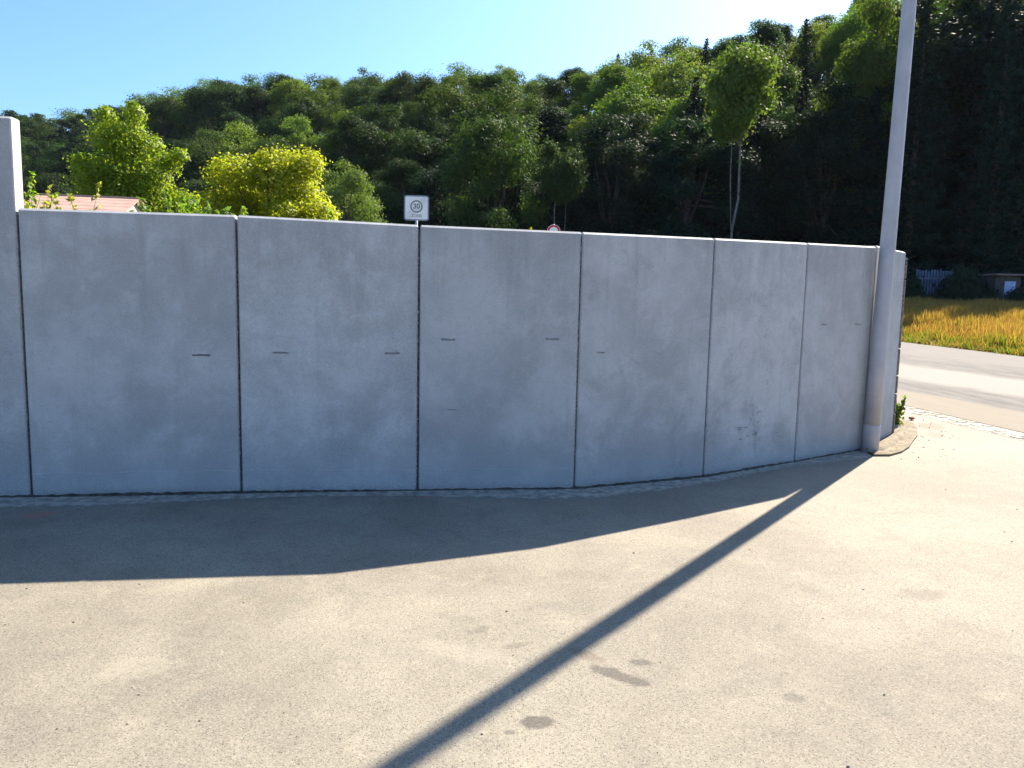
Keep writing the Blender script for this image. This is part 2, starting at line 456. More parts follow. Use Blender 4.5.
# ------------------------------------------------------------------ retaining wall
PT = [(-3.63, 5.70), (-2.12, 5.94), (-.75, 6.12), (.54, 6.29), (1.75, 6.83), (2.84, 7.56), (3.83, 8.27)]
TOPZ = [2.155, 2.16, 2.13, 2.115, 2.13, 2.16, 2.19]
TH = .13
def panel(a, b, za, zb, mat, label, gap=.009, th=TH, back=0.0, group='precast concrete panels of the curved retaining wall', name='wall_panel'):
    a = Vector(a); b = Vector(b); d = (b - a); L = d.length; rz = math.atan2(d.y, d.x)
    t = empty(name, (a.x, a.y, 0), rz, label, 'concrete panel', group)
    bm = bmesh.new()
    # slab in local coords: x along, y = thickness (behind), z up, subdivided so the top edge can be uneven
    nseg = 10
    x0, x1 = gap, L - gap
    ch = .009
    prof = [(x0, th), (x0, ch), (x0 + ch, 0), (x1 - ch, 0), (x1, ch), (x1, th)]
    def zt(x): return za + (zb - za) * x / L
    bot = [bm.verts.new((x, y + back, -.05)) for x, y in prof]
    mid = [bm.verts.new((x, y + back, zt(x) - (.017 if i in (1, 2, 3, 4) else .004))) for i, (x, y) in enumerate(prof)]
    tp = [bm.verts.new((x + (ch * .6 if i in (0, 1) else -ch * .6 if i in (4, 5) else 0), y + back + (.026 if i in (2, 3) else .02 if i in (1, 4) else 0), zt(x))) for i, (x, y) in enumerate(prof)]
    k = len(prof)
    for r0, r1 in ((bot, mid), (mid, tp)):
        for i in range(k):
            j = (i + 1) % k
            bm.faces.new((r0[i], r0[j], r1[j], r1[i]))
    bm.faces.new(tp); bm.faces.new(bot[::-1])
    link('slab', bm_mesh('slab', bm, mat), t)
    jt = min(zb, 2.14)
    # filler in the joint at the right-hand side of this panel
    bm = bmesh.new()
    add_box(bm, (L, back + .06, jt / 2 - .02), (2 * gap - .002, .07, jt - .03))
    link('joint_filler', bm_mesh('joint_filler', bm, M['joint']), t)
    # mortar crumbs squeezed out along the joint
    bm = bmesh.new()
    zq = .1
    while zq < jt - .1:
        if random.random() < .75:
            s = random.uniform(.004, .010)
            add_box(bm, (L - gap + random.uniform(-.006, .004), back + random.uniform(.0, .006), zq), (s, s, s * random.uniform(.7, 2.4)), random.uniform(0, 1))
        zq += random.uniform(.012, .04)
    link('mortar_crumbs', bm_mesh('mortar_crumbs', bm, M['crumb']), t)
    return t, L
def mark(t, x, z, w=.12, h=.014, mat='mark', name='lifting_recess'):
    """a shallow cast-in slot: dark strip with slightly ragged outline, 1.5 mm proud of the face"""
    bm = bmesh.new()
    k = 9
    lo = [bm.verts.new((x - w / 2 + w * i / k, -.0015, z - h / 2 + random.uniform(-.3, .3) * h * .5)) for i in range(k + 1)]
    hi = [bm.verts.new((x - w / 2 + w * i / k, -.0015, z + h / 2 + random.uniform(-.3, .3) * h * .5)) for i in range(k + 1)]
    fs = [bm.faces.new((lo[i], lo[i + 1], hi[i + 1], hi[i])) for i in range(k)]
    bmesh.ops.solidify(bm, geom=fs, thickness=.001)
    return link(name, bm_mesh(name, bm, M[mat]), t)
LAB = ['grey concrete wall panel next to the taller panel at the left end',
       'grey concrete wall panel in front of the yellow green bush',
       'grey concrete wall panel right of the joint below the 30 zone sign',
       'darker stained concrete wall panel with a worn streak at its upper left corner',
       'concrete wall panel with scratched black scuff marks near its foot',
       'narrow looking pale concrete wall panel just left of the lamp post']
panels = []
for i in range(6):
    t, L = panel(PT[i], PT[i + 1], TOPZ[i], TOPZ[i + 1], M['concrete_worn'] if i in (3, 4) else M['concrete'], LAB[i])
    panels.append((t, L))
def frac_mark(i, fr, z, **k): return mark(panels[i][0], panels[i][1] * fr, z, **k)
frac_mark(0, .82, 1.09, w=.13, mat='mark_dark'); frac_mark(1, .23, 1.115); frac_mark(1, .85, 1.12)
frac_mark(2, .18, 1.235, w=.11); frac_mark(2, .83, 1.25, w=.11); frac_mark(2, .2, .67, w=.09, h=.006)
frac_mark(3, .16, 1.14, w=.07, h=.01)
frac_mark(5, .28, 1.37, w=.1, h=.012); frac_mark(5, .78, 1.37, w=.1, h=.012)
for q in range(22):                              # scuffs near the foot of the fifth panel
    if q < 10: fr, z, w, h = random.uniform(.45, .56), random.uniform(.33, .62), random.uniform(.01, .035), random.uniform(.005, .012)
    else: fr, z, w, h = random.uniform(.2, .85), random.uniform(.26, .44), random.uniform(.02, .07), random.uniform(.004, .009)
    frac_mark(4, fr, z, w=w, h=h, mat='scuff', name='scuff_mark')
for fr, z, w, h in [(.1, 1.55, .06, .007), (.55, 1.55, .05, .008), (.12, 1.35, .03, .006), (.62, .83, .005, .06), (.63, 1.12, .05, .004)]:
    frac_mark(4, fr, z, w=w, h=h, name='scuff_mark')
# thin pale form line low on the first panels
for i in range(3):
    t, L = panels[i]
    bm = bmesh.new()
    k = 40
    zs = [.178 + .004 * math.sin(j * .4 + i) for j in range(k + 1)]
    lo = [bm.verts.new((.03 + (L - .06) * j / k, -.0015, zs[j])) for j in range(k + 1)]
    hi = [bm.verts.new((.03 + (L - .06) * j / k, -.0015, zs[j] + .004)) for j in range(k + 1)]
    fs = [bm.faces.new((lo[j], lo[j + 1], hi[j + 1], hi[j])) for j in range(k)]
    bmesh.ops.solidify(bm, geom=fs, thickness=.001)
    link('form_line', bm_mesh('form_line', bm, M['laitance']), t)
# tall panels at the left end
d0 = (Vector(PT[0]) - Vector((-5.13, 5.46)))
tl, _ = panel((-5.13, 5.46), PT[0], 2.80, 2.80, M['concrete'], 'tall concrete wall panel with a sunlit end face at the left end', th=.14, group='tall concrete panels at the left end')
panel((-6.63, 5.22), (-5.13, 5.46), 2.80, 2.80, M['concrete'], 'tall concrete wall panel standing left of the first tall panel', th=.14, group='tall concrete panels at the left end')
# last panel, set forward of its neighbour, behind the lamp post
p8a, p8b = Vector((3.852, 8.285)), Vector((4.60, 9.18))
t8, L8 = panel(p8a, p8b, 2.2, 2.2, M['concrete'], 'pale end panel of the wall turning away behind the lamp post', gap=.006)
bm = bmesh.new()
z = 0.0
while z < 2.1:                                  # ragged brown edge strip at the free end
    h = random.uniform(.2, .34); h = min(h, 2.14 - z)
    add_box(bm, (L8 + .032 + random.uniform(-.004, .004), .04, z + h / 2), (.055, .1, h - .01), 0, .006)
    z += h
link('edge_strip', bm_mesh('edge_strip', bm, M['edge']), t8)

# earth filled in behind the wall
def wall_y(x): return np.interp(x, [-80, -6.63] + [p[0] for p in PT] + [4.6], [-6.4, 5.22] + [p[1] for p in PT] + [9.18])
xs = np.concatenate([np.arange(-70, -10, 3), np.arange(-10, 3.9, .35)]); vs = np.array([0, .3, .8, 1.5, 2.5, 4, 6, 9, 13, 18, 25, 34, 46])
V = []; F = []
for i, x in enumerate(xs):
    for v in vs:
        y = float(wall_y(x)) + .17 + v
        z = 1.72 * float(smooth(2.6, -.5, x)) + .05 * math.sin(x * 1.7 + v) + .012 * v
        if x > 1.5: z -= .1
        z -= (1.72 + .6) * float(smooth(34, 46, v)) if v > 34 else 0
        V.append((x, y, max(z, -.2) if x <= 2 else z))
nv = len(vs)
for i in range(len(xs) - 1):
    for j in range(nv - 1):
        a = i * nv + j; F.append((a, a + nv, a + nv + 1, a + 1))
tag(link('embankment', mesh_of('embankment', V, F, M['ground'], True)), kind='structure')

# dust swept against the foot of the wall
def foot_strip(name, mat, w0, w1, z0, seed):
    r = random.Random(seed)
    P = [Vector((-6.6, 5.225))] + [Vector(p) for p in PT]
    V = []; F = []
    pts = []
    for a, b in zip(P, P[1:]):
        k = max(2, int((b - a).length / .045))
        for i in range(k): pts.append(a.lerp(b, i / k))
    for i, p in enumerate(pts):
        q = pts[min(i + 1, len(pts) - 1)] - pts[max(0, i - 1)]; nrm = Vector((q.y, -q.x)).normalized()
        w = w0 + (w1 - w0) * (.5 + .5 * math.sin(i * .07 + seed)) * r.uniform(.75, 1.15)
        zz = z0 * r.uniform(.6, 1.2)
        V += [(p.x - nrm.x * .006, p.y - nrm.y * .006, zz), (p.x + nrm.x * w * .45, p.y + nrm.y * w * .45, zz * .35 + .003), (p.x + nrm.x * w, p.y + nrm.y * w, .0015)]
    for i in range(len(pts) - 1):
        a = i * 3
        for k in (0, 1): F.append((a + k, a + k + 1, a + k + 4, a + k + 3))
    return tag(link(name, mesh_of(name, V, F, mat, True)), kind='stuff')
o = foot_strip('dust_drift', M['dust'], .13, .30, .006, 3); tag(o, 'pale dust lying along the foot of the wall', 'dust')
o = foot_strip('soil_line', M['dirt'], .015, .05, .022, 8); tag(o, 'dark soil collected in the joint under the wall', 'soil')

# concrete surround and sand at the corner by the lamp post
c_out = [(3.80, 7.93), (3.98, 7.95), (4.2, 8.14), (4.42, 8.42), (4.66, 8.8), (4.92, 9.2), (5.16, 9.66), (5.34, 10.1), (5.4, 10.5), (5.3, 10.85)]
c_in = [(3.80, 8.2), (3.95, 8.3), (4.1, 8.5), (4.25, 8.7), (4.45, 8.95), (4.63, 9.2), (4.8, 9.7), (4.95, 10.2), (5.0, 10.6), (5.0, 10.9)]
V = []; F = []
for k, (a, b) in enumerate(zip(c_out, c_in)):
    a = Vector(a); b = Vector(b); m = a.lerp(b, .3 if k else .5)
    V += [(a.x, a.y, -.01), (a.x, a.y, .022), (m.x, m.y, .03), (b.x, b.y, .02)]
for i in range(len(c_out) - 1):
    for k in range(3):
        a = i * 4 + k; F.append((a, a + 4, a + 5, a + 1))
tag(link('corner_kerb', mesh_of('corner_kerb', V, F, M['kerb'])), 'low curved concrete surround at the foot of the lamp post and wall end', 'kerb')
# loose sand heap lying inside it
V = []; F = []; nu = 16
for i in range(nu + 1):
    f = i / nu * (len(c_in) - 1.001); k = int(f); a = Vector(c_out[k]).lerp(Vector(c_out[k + 1]), f - k); b = Vector(c_in[k]).lerp(Vector(c_in[k + 1]), f - k)
    for j in range(5):
        p = b.lerp(a, j / 4 * .62)
        V.append((p.x, p.y, .034 + .03 * math.sin(math.pi * j / 4) * random.uniform(.4, 1.2) - (.02 if j == 4 else 0)))
for i in range(nu):
    for j in range(4):
        a = i * 5 + j; F.append((a, a + 5, a + 6, a + 1))
tag(link('sand_patch', mesh_of('sand_patch', V, F, M['kerb'], True)), 'loose brown sand in the corner beside the wall end', 'sand', kind='stuff')
# loose grit on the paving: one uncountable scatter of irregular chips
bm = bmesh.new()
def chip(x, y, s):
    m = Matrix.Translation((x, y, s * .3)) @ Matrix.Rotation(random.uniform(0, 6), 4, 'Z') @ Matrix.Diagonal((s, s * random.uniform(.6, 1), s * random.uniform(.4, .7), 1))
    g = bmesh.ops.create_icosphere(bm, subdivisions=1, radius=1, matrix=m)
    for v in g['verts']: v.co += Vector((random.uniform(-1, 1), random.uniform(-1, 1), random.uniform(-1, 1))) * s * .22
for q in range(260):
    y = random.uniform(2.3, 9); x = random.uniform(-.7 * y, .7 * y)
    if y > float(wall_y(min(x, 3.8))) - .1 and x < 3.9: continue
    if x > 5.6: continue
    chip(x, y, random.choice([.002, .003, .003, .004, .006]))
for q in range(110):
    f = random.random(); x = 4.2 + 1.5 * f + random.gauss(0, .25); y = 8.0 + 2.9 * f + random.gauss(-.3, .3)
    if x > xg(y) - .5 or y > 8.6 + (x - 4.2) * 1.45: continue
    chip(x, y, random.choice([.003, .004, .005, .007, .010]))
for q in range(420):
    x = random.uniform(-4, 3.6); y = float(wall_y(x)) - abs(random.gauss(.02, .09)) - .02
    chip(x, y, random.choice([.003, .005, .006, .009]))
tag(link('grit', bm_mesh('grit', bm, M['stone'])), 'loose grit scattered over the dusty paving', 'grit', kind='stuff')
# broken bit of red brick at the kerb end
bm = bmesh.new(); add_box(bm, (0, 0, .03), (.08, .045, .035), .5, .008)
for v in bm.verts: v.co += Vector((random.uniform(-1, 1), random.uniform(-1, 1), random.uniform(-1, 1))) * .008
o = link('brick_fragment', bm_mesh('brick_fragment', bm, plain('red brick', (.34, .12, .08), .9, 0, .3, 30))); o.location = (5.52, 10.5, 0)
tag(o, 'small broken piece of red brick lying by the end of the curved kerb', 'brick')

# ------------------------------------------------------------------ lamp post
def lamp_post():
    t = empty('lamp_post', (3.87, 8.17, 0), 0, 'pale grey tapered steel lamp post in front of the last wall joint', 'lamp post')
    lean = Vector((.0125, 0, 1))
    def at(z): return (lean.x * z, 0, z)
    m = NT('galvanised painted steel')
    o = m.obj
    n = m.noise(o, 3, 5, .6); sc = m.noise(m.scale(o, (6, 6, 1.2)), 9, 5, .7)
    col = m.mix(m.ramp(n, .3, .7), C(.37, .362, .385), C(.45, .44, .465))
    col = m.mix(m.ramp(sc, .66, .72, 0, .6), col, C(.2, .18, .17))
    m.bsdf(col, .5, .15, m.bump(m.noise(o, 60, 3), .06, .002), .5)
    V = []; F = []
    zs = [.3, 1.0, 2.2, 3.6, 5.0, 6.4, 7.4]
    tube(V, F, [at(z) for z in zs], [.086 - .0042 * z for z in zs], 28)
    link('shaft', mesh_of('shaft', V, F, m.m, True), t)
    V = []; F = []
    tube(V, F, [at(z) for z in (-.1, .27, .29, .3)], [.0868, .0866, .0862, .085], 28)
    link('ground_sleeve', mesh_of('ground_sleeve', V, F, m.m, True), t)
    V = []; F = []
    tube(V, F, [(.0925, 0, 7.35), (.10, .15, 7.55), (.1, .5, 7.66), (.1, 1.0, 7.7)], [.045, .04, .034, .03], 12)
    link('arm', mesh_of('arm', V, F, m.m, True), t)
    bm = bmesh.new(); add_box(bm, (.1, 1.25, 7.7), (.26, .62, .1), 0, .03)
    hd = link('lamp_head', bm_mesh('lamp_head', bm, m.m), t)
    bm = bmesh.new(); add_box(bm, (.1, 1.27, 7.643), (.18, .4, .02), 0, .006)
    link('lens', bm_mesh('lens', bm, plain('lamp glass', (.7, .7, .68), .15, 0, .05, 3)), hd)
    # dents and scratches low on the shaft
    for q in range(4):
        bm = bmesh.new()
        a = random.uniform(-2.6, -1.2); z = random.uniform(.4, 1.3); r_ = .0866 - .0042 * z
        add_box(bm, (lean.x * z + math.cos(a) * r_, math.sin(a) * r_, z), (.009, .003, random.uniform(.008, .018)), a + math.pi / 2)
        link('paint_chip', bm_mesh('paint_chip', bm, M['mark']), t)
lamp_post()

# ------------------------------------------------------------------ road signs
def rounded_rect(w, h, r, n=6):
    P = []
    for cx, cy, a0 in ((w / 2 - r, h / 2 - r, 0), (-w / 2 + r, h / 2 - r, 90), (-w / 2 + r, -h / 2 + r, 180), (w / 2 - r, -h / 2 + r, 270)):
        for i in range(n + 1):
            a = R(a0 + 90 * i / n); P.append((cx + r * math.cos(a), cy + r * math.sin(a)))
    return P
def plate(P, y0, y1):
    bm = bmesh.new()
    a = [bm.verts.new((x, y0, z)) for x, z in P]; b = [bm.verts.new((x, y1, z)) for x, z in P]
    bm.faces.new(a); bm.faces.new(b[::-1])
    for i in range(len(P)): j = (i + 1) % len(P); bm.faces.new((a[i], b[i], b[j], a[j]))
    return bm
def ring(r0, r1, y0, y1, n=48, cx=0, cz=0):
    bm = bmesh.new(); rows = []
    for i in range(n):
        c, s = math.cos(2 * math.pi * i / n), math.sin(2 * math.pi * i / n)
        rows.append([bm.verts.new((cx + c * r, y, cz + s * r)) for r, y in ((r0, y0), (r1, y0), (r1, y1), (r0, y1))])
    for i in range(n):
        a, b = rows[i], rows[(i + 1) % n]
        for k in range(4): bm.faces.new((a[k], a[(k + 1) % 4], b[(k + 1) % 4], b[k]))
    return bm
def text_mesh(name, s, size, mat, parent, loc):
    cu = bpy.data.curves.new(name, 'FONT'); cu.body = s; cu.size = size; cu.align_x = 'CENTER'; cu.align_y = 'CENTER'; cu.extrude = .0006; cu.offset = .004
    tmp = bpy.data.objects.new(name + '_tmp', cu); COL.objects.link(tmp)
    dg = bpy.context.evaluated_depsgraph_get(); me = bpy.data.meshes.new_from_object(tmp.evaluated_get(dg))
    bpy.data.objects.remove(tmp); me.materials.clear(); me.materials.append(mat)
    o = link(name, me, parent); o.location = loc; o.rotation_euler = (R(90), 0, 0)
    return o
white = plain('white retroreflective sheet', (.9, .9, .9), .35, 0, .03, 4)
grey_s = plain('grey sign print', (.16, .16, .17), .5, 0, .1, 9)
lgrey = plain('pale grey sign print', (.45, .46, .48), .5, 0, .1, 9)
alu = plain('aluminium sign edge', (.22, .25, .31), .4, .4, .1, 9)
redp = plain('red sign print', (.55, .03, .035), .4, 0, .08, 9)
post_m = plain('galvanised post', (.5, .52, .55), .45, .4, .15, 9)
def zone_sign():
    t = empty('zone_sign', (-2.40, 19.0, 1.98), R(5), 'square white end of 30 zone sign on a thin post above the wall', 'road sign')
    V = []; F = []; tube(V, F, [(0, .035, -.1), (0, .035, 1.93)], [.03, .03], 14)
    link('post', mesh_of('post', V, F, post_m, True), t)
    cz = 1.66
    o = link('frame', bm_mesh('frame', plate([(x, z + cz) for x, z in rounded_rect(.60, .60, .06)], 0, -.018), alu), t)
    o = link('face', bm_mesh('face', plate([(x, z + cz) for x, z in rounded_rect(.535, .535, .04)], -.0185, -.0215), white), t)
    link('speed_ring', bm_mesh('speed_ring', ring(.118, .148, -.022, -.0235, cz=cz + .035), grey_s), t)
    text_mesh('speed_number', '30', .165, grey_s, t, (0, -.0235, cz + .035))
    text_mesh('zone_text', 'ZONE', .095, lgrey, t, (0, -.0235, cz - .19))
    # diagonal cancelling stripes from lower left to upper right
    for k in range(-2, 3):
        off = k * .02
        a = Vector((-.24 + off, cz - .24 - off)); b = Vector((.24 + off, cz + .24 - off))
        for u0, u1 in ((.02, .98),):
            bm = bmesh.new()
            p0 = a.lerp(b, u0); p1 = a.lerp(b, u1); c = (p0 + p1) / 2; L = (p1 - p0).length
            m = Matrix.Translation((c.x, -.0242, c.y)) @ Matrix.Rotation(-math.pi / 4, 4, 'Y') @ Matrix.Diagonal((L, .001, .0055, 1))
            bmesh.ops.create_cube(bm, size=1, matrix=m)
            link('cancel_stripe', bm_mesh('cancel_stripe', bm, lgrey), t)
zone_sign()
def round_sign():
    t = empty('prohibition_sign', (1.72, 35.0, 1.83), 0, 'round red ringed sign whose top just shows above the wall', 'road sign')
    V = []; F = []; tube(V, F, [(0, .04, -.3), (0, .04, 2.95)], [.032, .032], 14)
    link('post', mesh_of('post', V, F, post_m, True), t)
    cz = 2.63
    P = [(.3 * math.cos(2 * math.pi * i / 48), cz + .3 * math.sin(2 * math.pi * i / 48)) for i in range(48)]
    link('face', bm_mesh('face', plate(P, 0, -.015), white), t)
    link('red_ring', bm_mesh('red_ring', ring(.195, .285, -.0155, -.018, cz=cz), redp), t)
round_sign()

# ------------------------------------------------------------------ garden hut behind the wall
def hut():
    t = empty('garden_hut', (-8.40, 15.5, 1.65), R(11), 'small low hut with a pale pink tiled roof behind the wall at the left', 'hut')
    t.scale = (.79, .79, .79)
    pink = plain('pale pink tiles', (.40, .245, .19), .85, 0, .12, 2.5)
    cap = plain('pale ridge tile', (.46, .31, .25), .85, 0, .15, 3)
    ren = plain('greyish render', (.38, .34, .3), .85, 0, .15, 2)
    L, D, HE, HR = 2.05, 2.6, 1.64, 2.1
    bm = bmesh.new()                              # body with gables
    prof = [(-D / 2, -.5), (D / 2, -.5), (D / 2, HE), (0, HR - .04), (-D / 2, HE)]
    a = [bm.verts.new((-L / 2, y, z)) for y, z in prof]; b = [bm.verts.new((L / 2, y, z)) for y, z in prof]
    bm.faces.new(a); bm.faces.new(b[::-1])
    for i in range(5): j = (i + 1) % 5; bm.faces.new((a[i], b[i], b[j], a[j]))
    link('wall', bm_mesh('wall', bm, ren), t)
    for sy in (-1, 1):
        bm = bmesh.new(); e = .2; k = 5
        sl_ = (HR - HE) / (D / 2)
        for q in range(k):                        # courses of tiles, each lapping the one below
            y0 = sy * (D / 2 + e) * (1 - q / k); y1 = sy * (D / 2 + e) * (1 - (q + 1.0) / k)
            z0 = HR - abs(y0) * sl_ + .045; z1 = HR - abs(y1) * sl_ + .041
            vs = [bm.verts.new((x, y, z + dz)) for dz in (0, .025) for x, y, z in ((-L / 2 - .15, y0, z0), (L / 2 + .15, y0, z0), (L / 2 + .15, y1, z1), (-L / 2 - .15, y1, z1))]
            for f in ((0, 1, 2, 3), (4, 5, 6, 7), (0, 1, 5, 4), (1, 2, 6, 5), (2, 3, 7, 6), (3, 0, 4, 7)): bm.faces.new([vs[i] for i in f])
        link('roof', bm_mesh('roof', bm, pink), t)
    bm = bmesh.new(); add_box(bm, (0, 0, HR + .045), (L + .34, .2, .07), 0, .03)
    link('ridge_cap', bm_mesh('ridge_cap', bm, cap), t)
    bm = bmesh.new(); add_box(bm, (.4, -D / 2 - .012, .6), (.7, .03, .6))
    link('window', bm_mesh('window', bm, plain('dark glass', (.03, .035, .04), .1, 0, .1, 3)), t)
hut()

# ------------------------------------------------------------------ foliage builders
def rand_dirs(n, r):
    v = r.normal(size=(n, 3)); return v / np.linalg.norm(v, axis=1, keepdims=True)
def leaf_quads(P, N, L, W, r, droop=0.0):
    """leaf shaped quads at P with normals about N"""
    n = len(P)
    t = np.cross(N, rand_dirs(n, r)); t /= np.linalg.norm(t, axis=1, keepdims=True) + 1e-9
    t[:, 2] -= droop; t /= np.linalg.norm(t, axis=1, keepdims=True)
    b = np.cross(N, t); b /= np.linalg.norm(b, axis=1, keepdims=True) + 1e-9
    L = (L * r.uniform(.65, 1.3, n))[:, None]; W = (W * r.uniform(.65, 1.3, n))[:, None]
    return np.stack([P - t * L / 2, P + b * W / 2 - t * L * .05, P + t * L / 2, P - b * W / 2 - t * L * .05], 1)
def lobed_points(lobes, n, r, shell=.55, up=.15, fill=.25):
    C_ = np.array([l[0] for l in lobes]); Rr = np.array([l[1] for l in lobes], float)
    if Rr.ndim == 1: Rr = np.stack([Rr, Rr, Rr * .8], 1)
    w = (Rr.prod(1)) ** (2 / 3); k = r.choice(len(lobes), n, p=w / w.sum())
    d = rand_dirs(n, r); d[:, 2] += up; d /= np.linalg.norm(d, axis=1, keepdims=True)
    rad = np.where(r.uniform(size=n) < fill, r.uniform(.2, .8, n), shell + (1.08 - shell) * r.uniform(size=n) ** .6)
    stray = r.uniform(size=n) < .1
    rad = np.where(stray, r.uniform(1.0, 1.38, n), rad)
    # ragged lobe outline
    wob = 1 + .16 * np.sin(d[:, 0] * 7 + k) * np.sin(d[:, 1] * 6 + 2 * k) + .1 * np.sin(d[:, 2] * 11 + k * 3)
    P = C_[k] + d * Rr[k] * (rad * wob)[:, None]
    N = d + r.normal(scale=.55, size=(n, 3)) + np.array([0, 0, .35])
    N /= np.linalg.norm(N, axis=1, keepdims=True)
    return P, N, k
def broadleaf(seed, H=16., crown0=.3, Rw=4.6, n=9000, leaf=.34, nl=24, shape=1.0, bark='bark', bare=False):
    r = np.random.default_rng(seed); rr = random.Random(seed)
    lobes = []
    cz = H * (crown0 + 1) / 2; hz = H * (1 - crown0) / 2
    for i in range(nl):
        d = rand_dirs(1, r)[0]
        f = rr.uniform(.45, .98)
        prof = 1.0 if d[2] < 0 else 1 - .25 * d[2] * shape
        c = (d[0] * Rw * f * prof, d[1] * Rw * f * prof, cz + d[2] * hz * rr.uniform(.6, .92))
        q = rr.uniform(.15, .34) * Rw
        lobes.append((c, (q * rr.uniform(.85, 1.2), q * rr.uniform(.85, 1.2), q * rr.uniform(.65, .95))))
    P, N, k = lobed_points(lobes, n, r)
    keep = P[:, 2] > H * crown0 * .75
    P, N = P[keep], N[keep]
    crown = quads_mesh('crown', leaf_quads(P, N, leaf * 1.15, leaf * .8, r), M['leaf'])
    V = []; F = []
    bend = [(rr.uniform(-.25, .25), rr.uniform(-.25, .25)) for _ in range(4)]
    tp = [(0, 0, -1.0), (bend[0][0], bend[0][1], H * .2), (bend[1][0] * 1.6, bend[1][1] * 1.6, H * .42), (bend[2][0] * 2, bend[2][1] * 2, H * .65), (bend[3][0], bend[3][1], H * .86)]
    r0 = H * .0165
    tube(V, F, tp, [r0 * 1.25, r0, r0 * .75, r0 * .45, r0 * .15], 8)
    for c, q in lobes[:12]:
        z0 = rr.uniform(crown0 * .8, .6) * H
        tube(V, F, [(bend[1][0], bend[1][1], z0), (c[0] * .5, c[1] * .5, (z0 + c[2]) / 2 + .2), c], [r0 * .4, r0 * .25, r0 * .08], 5)
    return crown, mesh_of('trunk', V, F, M[bark], True)
def spruce(seed, H=22., Rw=3.4, n_br=260, z0=.05, leaf=.26):
    r = np.random.default_rng(seed); Q = []
    P = []; N = []
    for i in range(n_br):
        f = z0 + (1 - z0) * (i / n_br) ** .9
        L = Rw * (1 - f) ** .75 * r.uniform(.6, 1.12) + .15
        a = i * 2.4 + r.uniform(-.4, .4)
        m = max(8, int(L * 26))
        s = r.uniform(.05, 1, m) ** .8
        z = f * H - .28 * L * np.sin(s * 2.0) + .12 * L * s ** 3 - r.uniform(0, .45, m) * (.3 + L * .1)
        side = r.normal(scale=.17, size=m) * L * (1.05 - s)
        x = np.cos(a) * s * L - np.sin(a) * side; y = np.sin(a) * s * L + np.cos(a) * side
        P.append(np.stack([x, y, z], 1))
        nn = r.normal(scale=.5, size=(m, 3)) + np.array([math.cos(a) * .35, math.sin(a) * .35, .6]); N.append(nn)
    P = np.concatenate(P); N = np.concatenate(N); N /= np.linalg.norm(N, axis=1, keepdims=True)
    crown = quads_mesh('crown', leaf_quads(P, N, leaf * 1.5, leaf * .6, r, .5), M['needle'])
    V = []; F = []; r0 = H * .012
    tube(V, F, [(0, 0, -1), (0, 0, H * .3), (.08, 0, H * .7), (0, 0, H * .99)], [r0 * 1.3, r0, r0 * .5, r0 * .08], 8)
    for i in range(40):
        z = H * random.uniform(.05, .5); a = random.uniform(0, 6.28); L = random.uniform(.8, 2.0)
        tube(V, F, [(0, 0, z), (math.cos(a) * L, math.sin(a) * L, z - .2)], [.045, .015], 4)
    return crown, mesh_of('trunk', V, F, M['bark'], True)
def airy(seed, H=17.):
    """tall slim tree: bare pale stem, a rounded tuft of crown on top"""
    r = np.random.default_rng(seed); rr = random.Random(seed)
    lobes = []
    for i in range(30):
        z = rr.uniform(.68, .97) * H; w = 2.5 * math.sqrt(max(.05, 1 - ((z / H - .83) / .18) ** 2))
        a = rr.uniform(0, 6.28); f = rr.uniform(.3, .85)
        lobes.append(((math.cos(a) * w * f, math.sin(a) * w * f, z), rr.uniform(.5, 1.15)))
    P, N, k = lobed_points(lobes, 15000, r, .35, .15, .4)
    P = P + r.normal(scale=.22, size=P.shape)
    crown = quads_mesh('crown', leaf_quads(P, N, .24, .18, r), M['leaf'])
    V = []; F = []
    tube(V, F, [(-.3, 0, -1), (-.25, 0, H * .2), (-.1, .1, H * .32), (.5, 0, H * .44), (.6, .1, H * .6), (.3, 0, H * .8), (.1, 0, H * .93)], [.11, .1, .09, .08, .07, .05, .02], 8)
    tube(V, F, [(-.15, .1, H * .3), (-.5, .2, H * .5), (-.6, .2, H * .75)], [.045, .04, .02], 6)
    for c, q in lobes[:9]:
        tube(V, F, [(.45, 0, rr.uniform(.62, .75) * H), c], [.04, .015], 5)
    return crown, mesh_of('trunk', V, F, M['pale_bark'], True)
KIND = {
 'oak': [broadleaf(s, 15, .14, 4.9, 30000, .2, 52) for s in (21, 22, 23, 24)],
 'beech': [broadleaf(s, 18, .18, 4.3, 30000, .2, 54, 1.8) for s in (31, 32, 33)],
 'tall': [broadleaf(s, 22, .06, 4.5, 34000, .22, 64, 1.6) for s in (41, 42)],
 'spruce': [spruce(51), spruce(52, 24, 3.0), spruce(53, 20, 3.7)],
 'pine': [broadleaf(61, 15, .42, 2.6, 9000, .2, 26, .8)],
 'airy': [airy(71)],
}
BASEH = {'oak': 15, 'beech': 18, 'tall': 22, 'spruce': 22, 'pine': 15, 'airy': 17}
TREE_NAME = {'oak': 'broadleaf_tree', 'beech': 'broadleaf_tree', 'tall': 'broadleaf_tree', 'spruce': 'spruce_tree', 'pine': 'pine_tree', 'airy': 'slender_tree'}
def plant(kind, x, y, h, w, tint, label=None, group=None, var=None, z=None, cat='tree'):
    v = KIND[kind]; k = random.randrange(len(v)) if var is None else var % len(v)
    crown, trunk = v[k]
    H0 = {('spruce', 1): 24, ('spruce', 2): 20}.get((kind, k), BASEH[kind])
    t = empty(TREE_NAME[kind], (x, y, float(ground_z(x, y)) if z is None else z), random.uniform(0, 6.28), label, cat, group)
    t.scale = (w, w, h / H0)
    c = link('crown', crown, t); c.color = (*tint, 1)
    link('trunk', trunk, t)
    return t

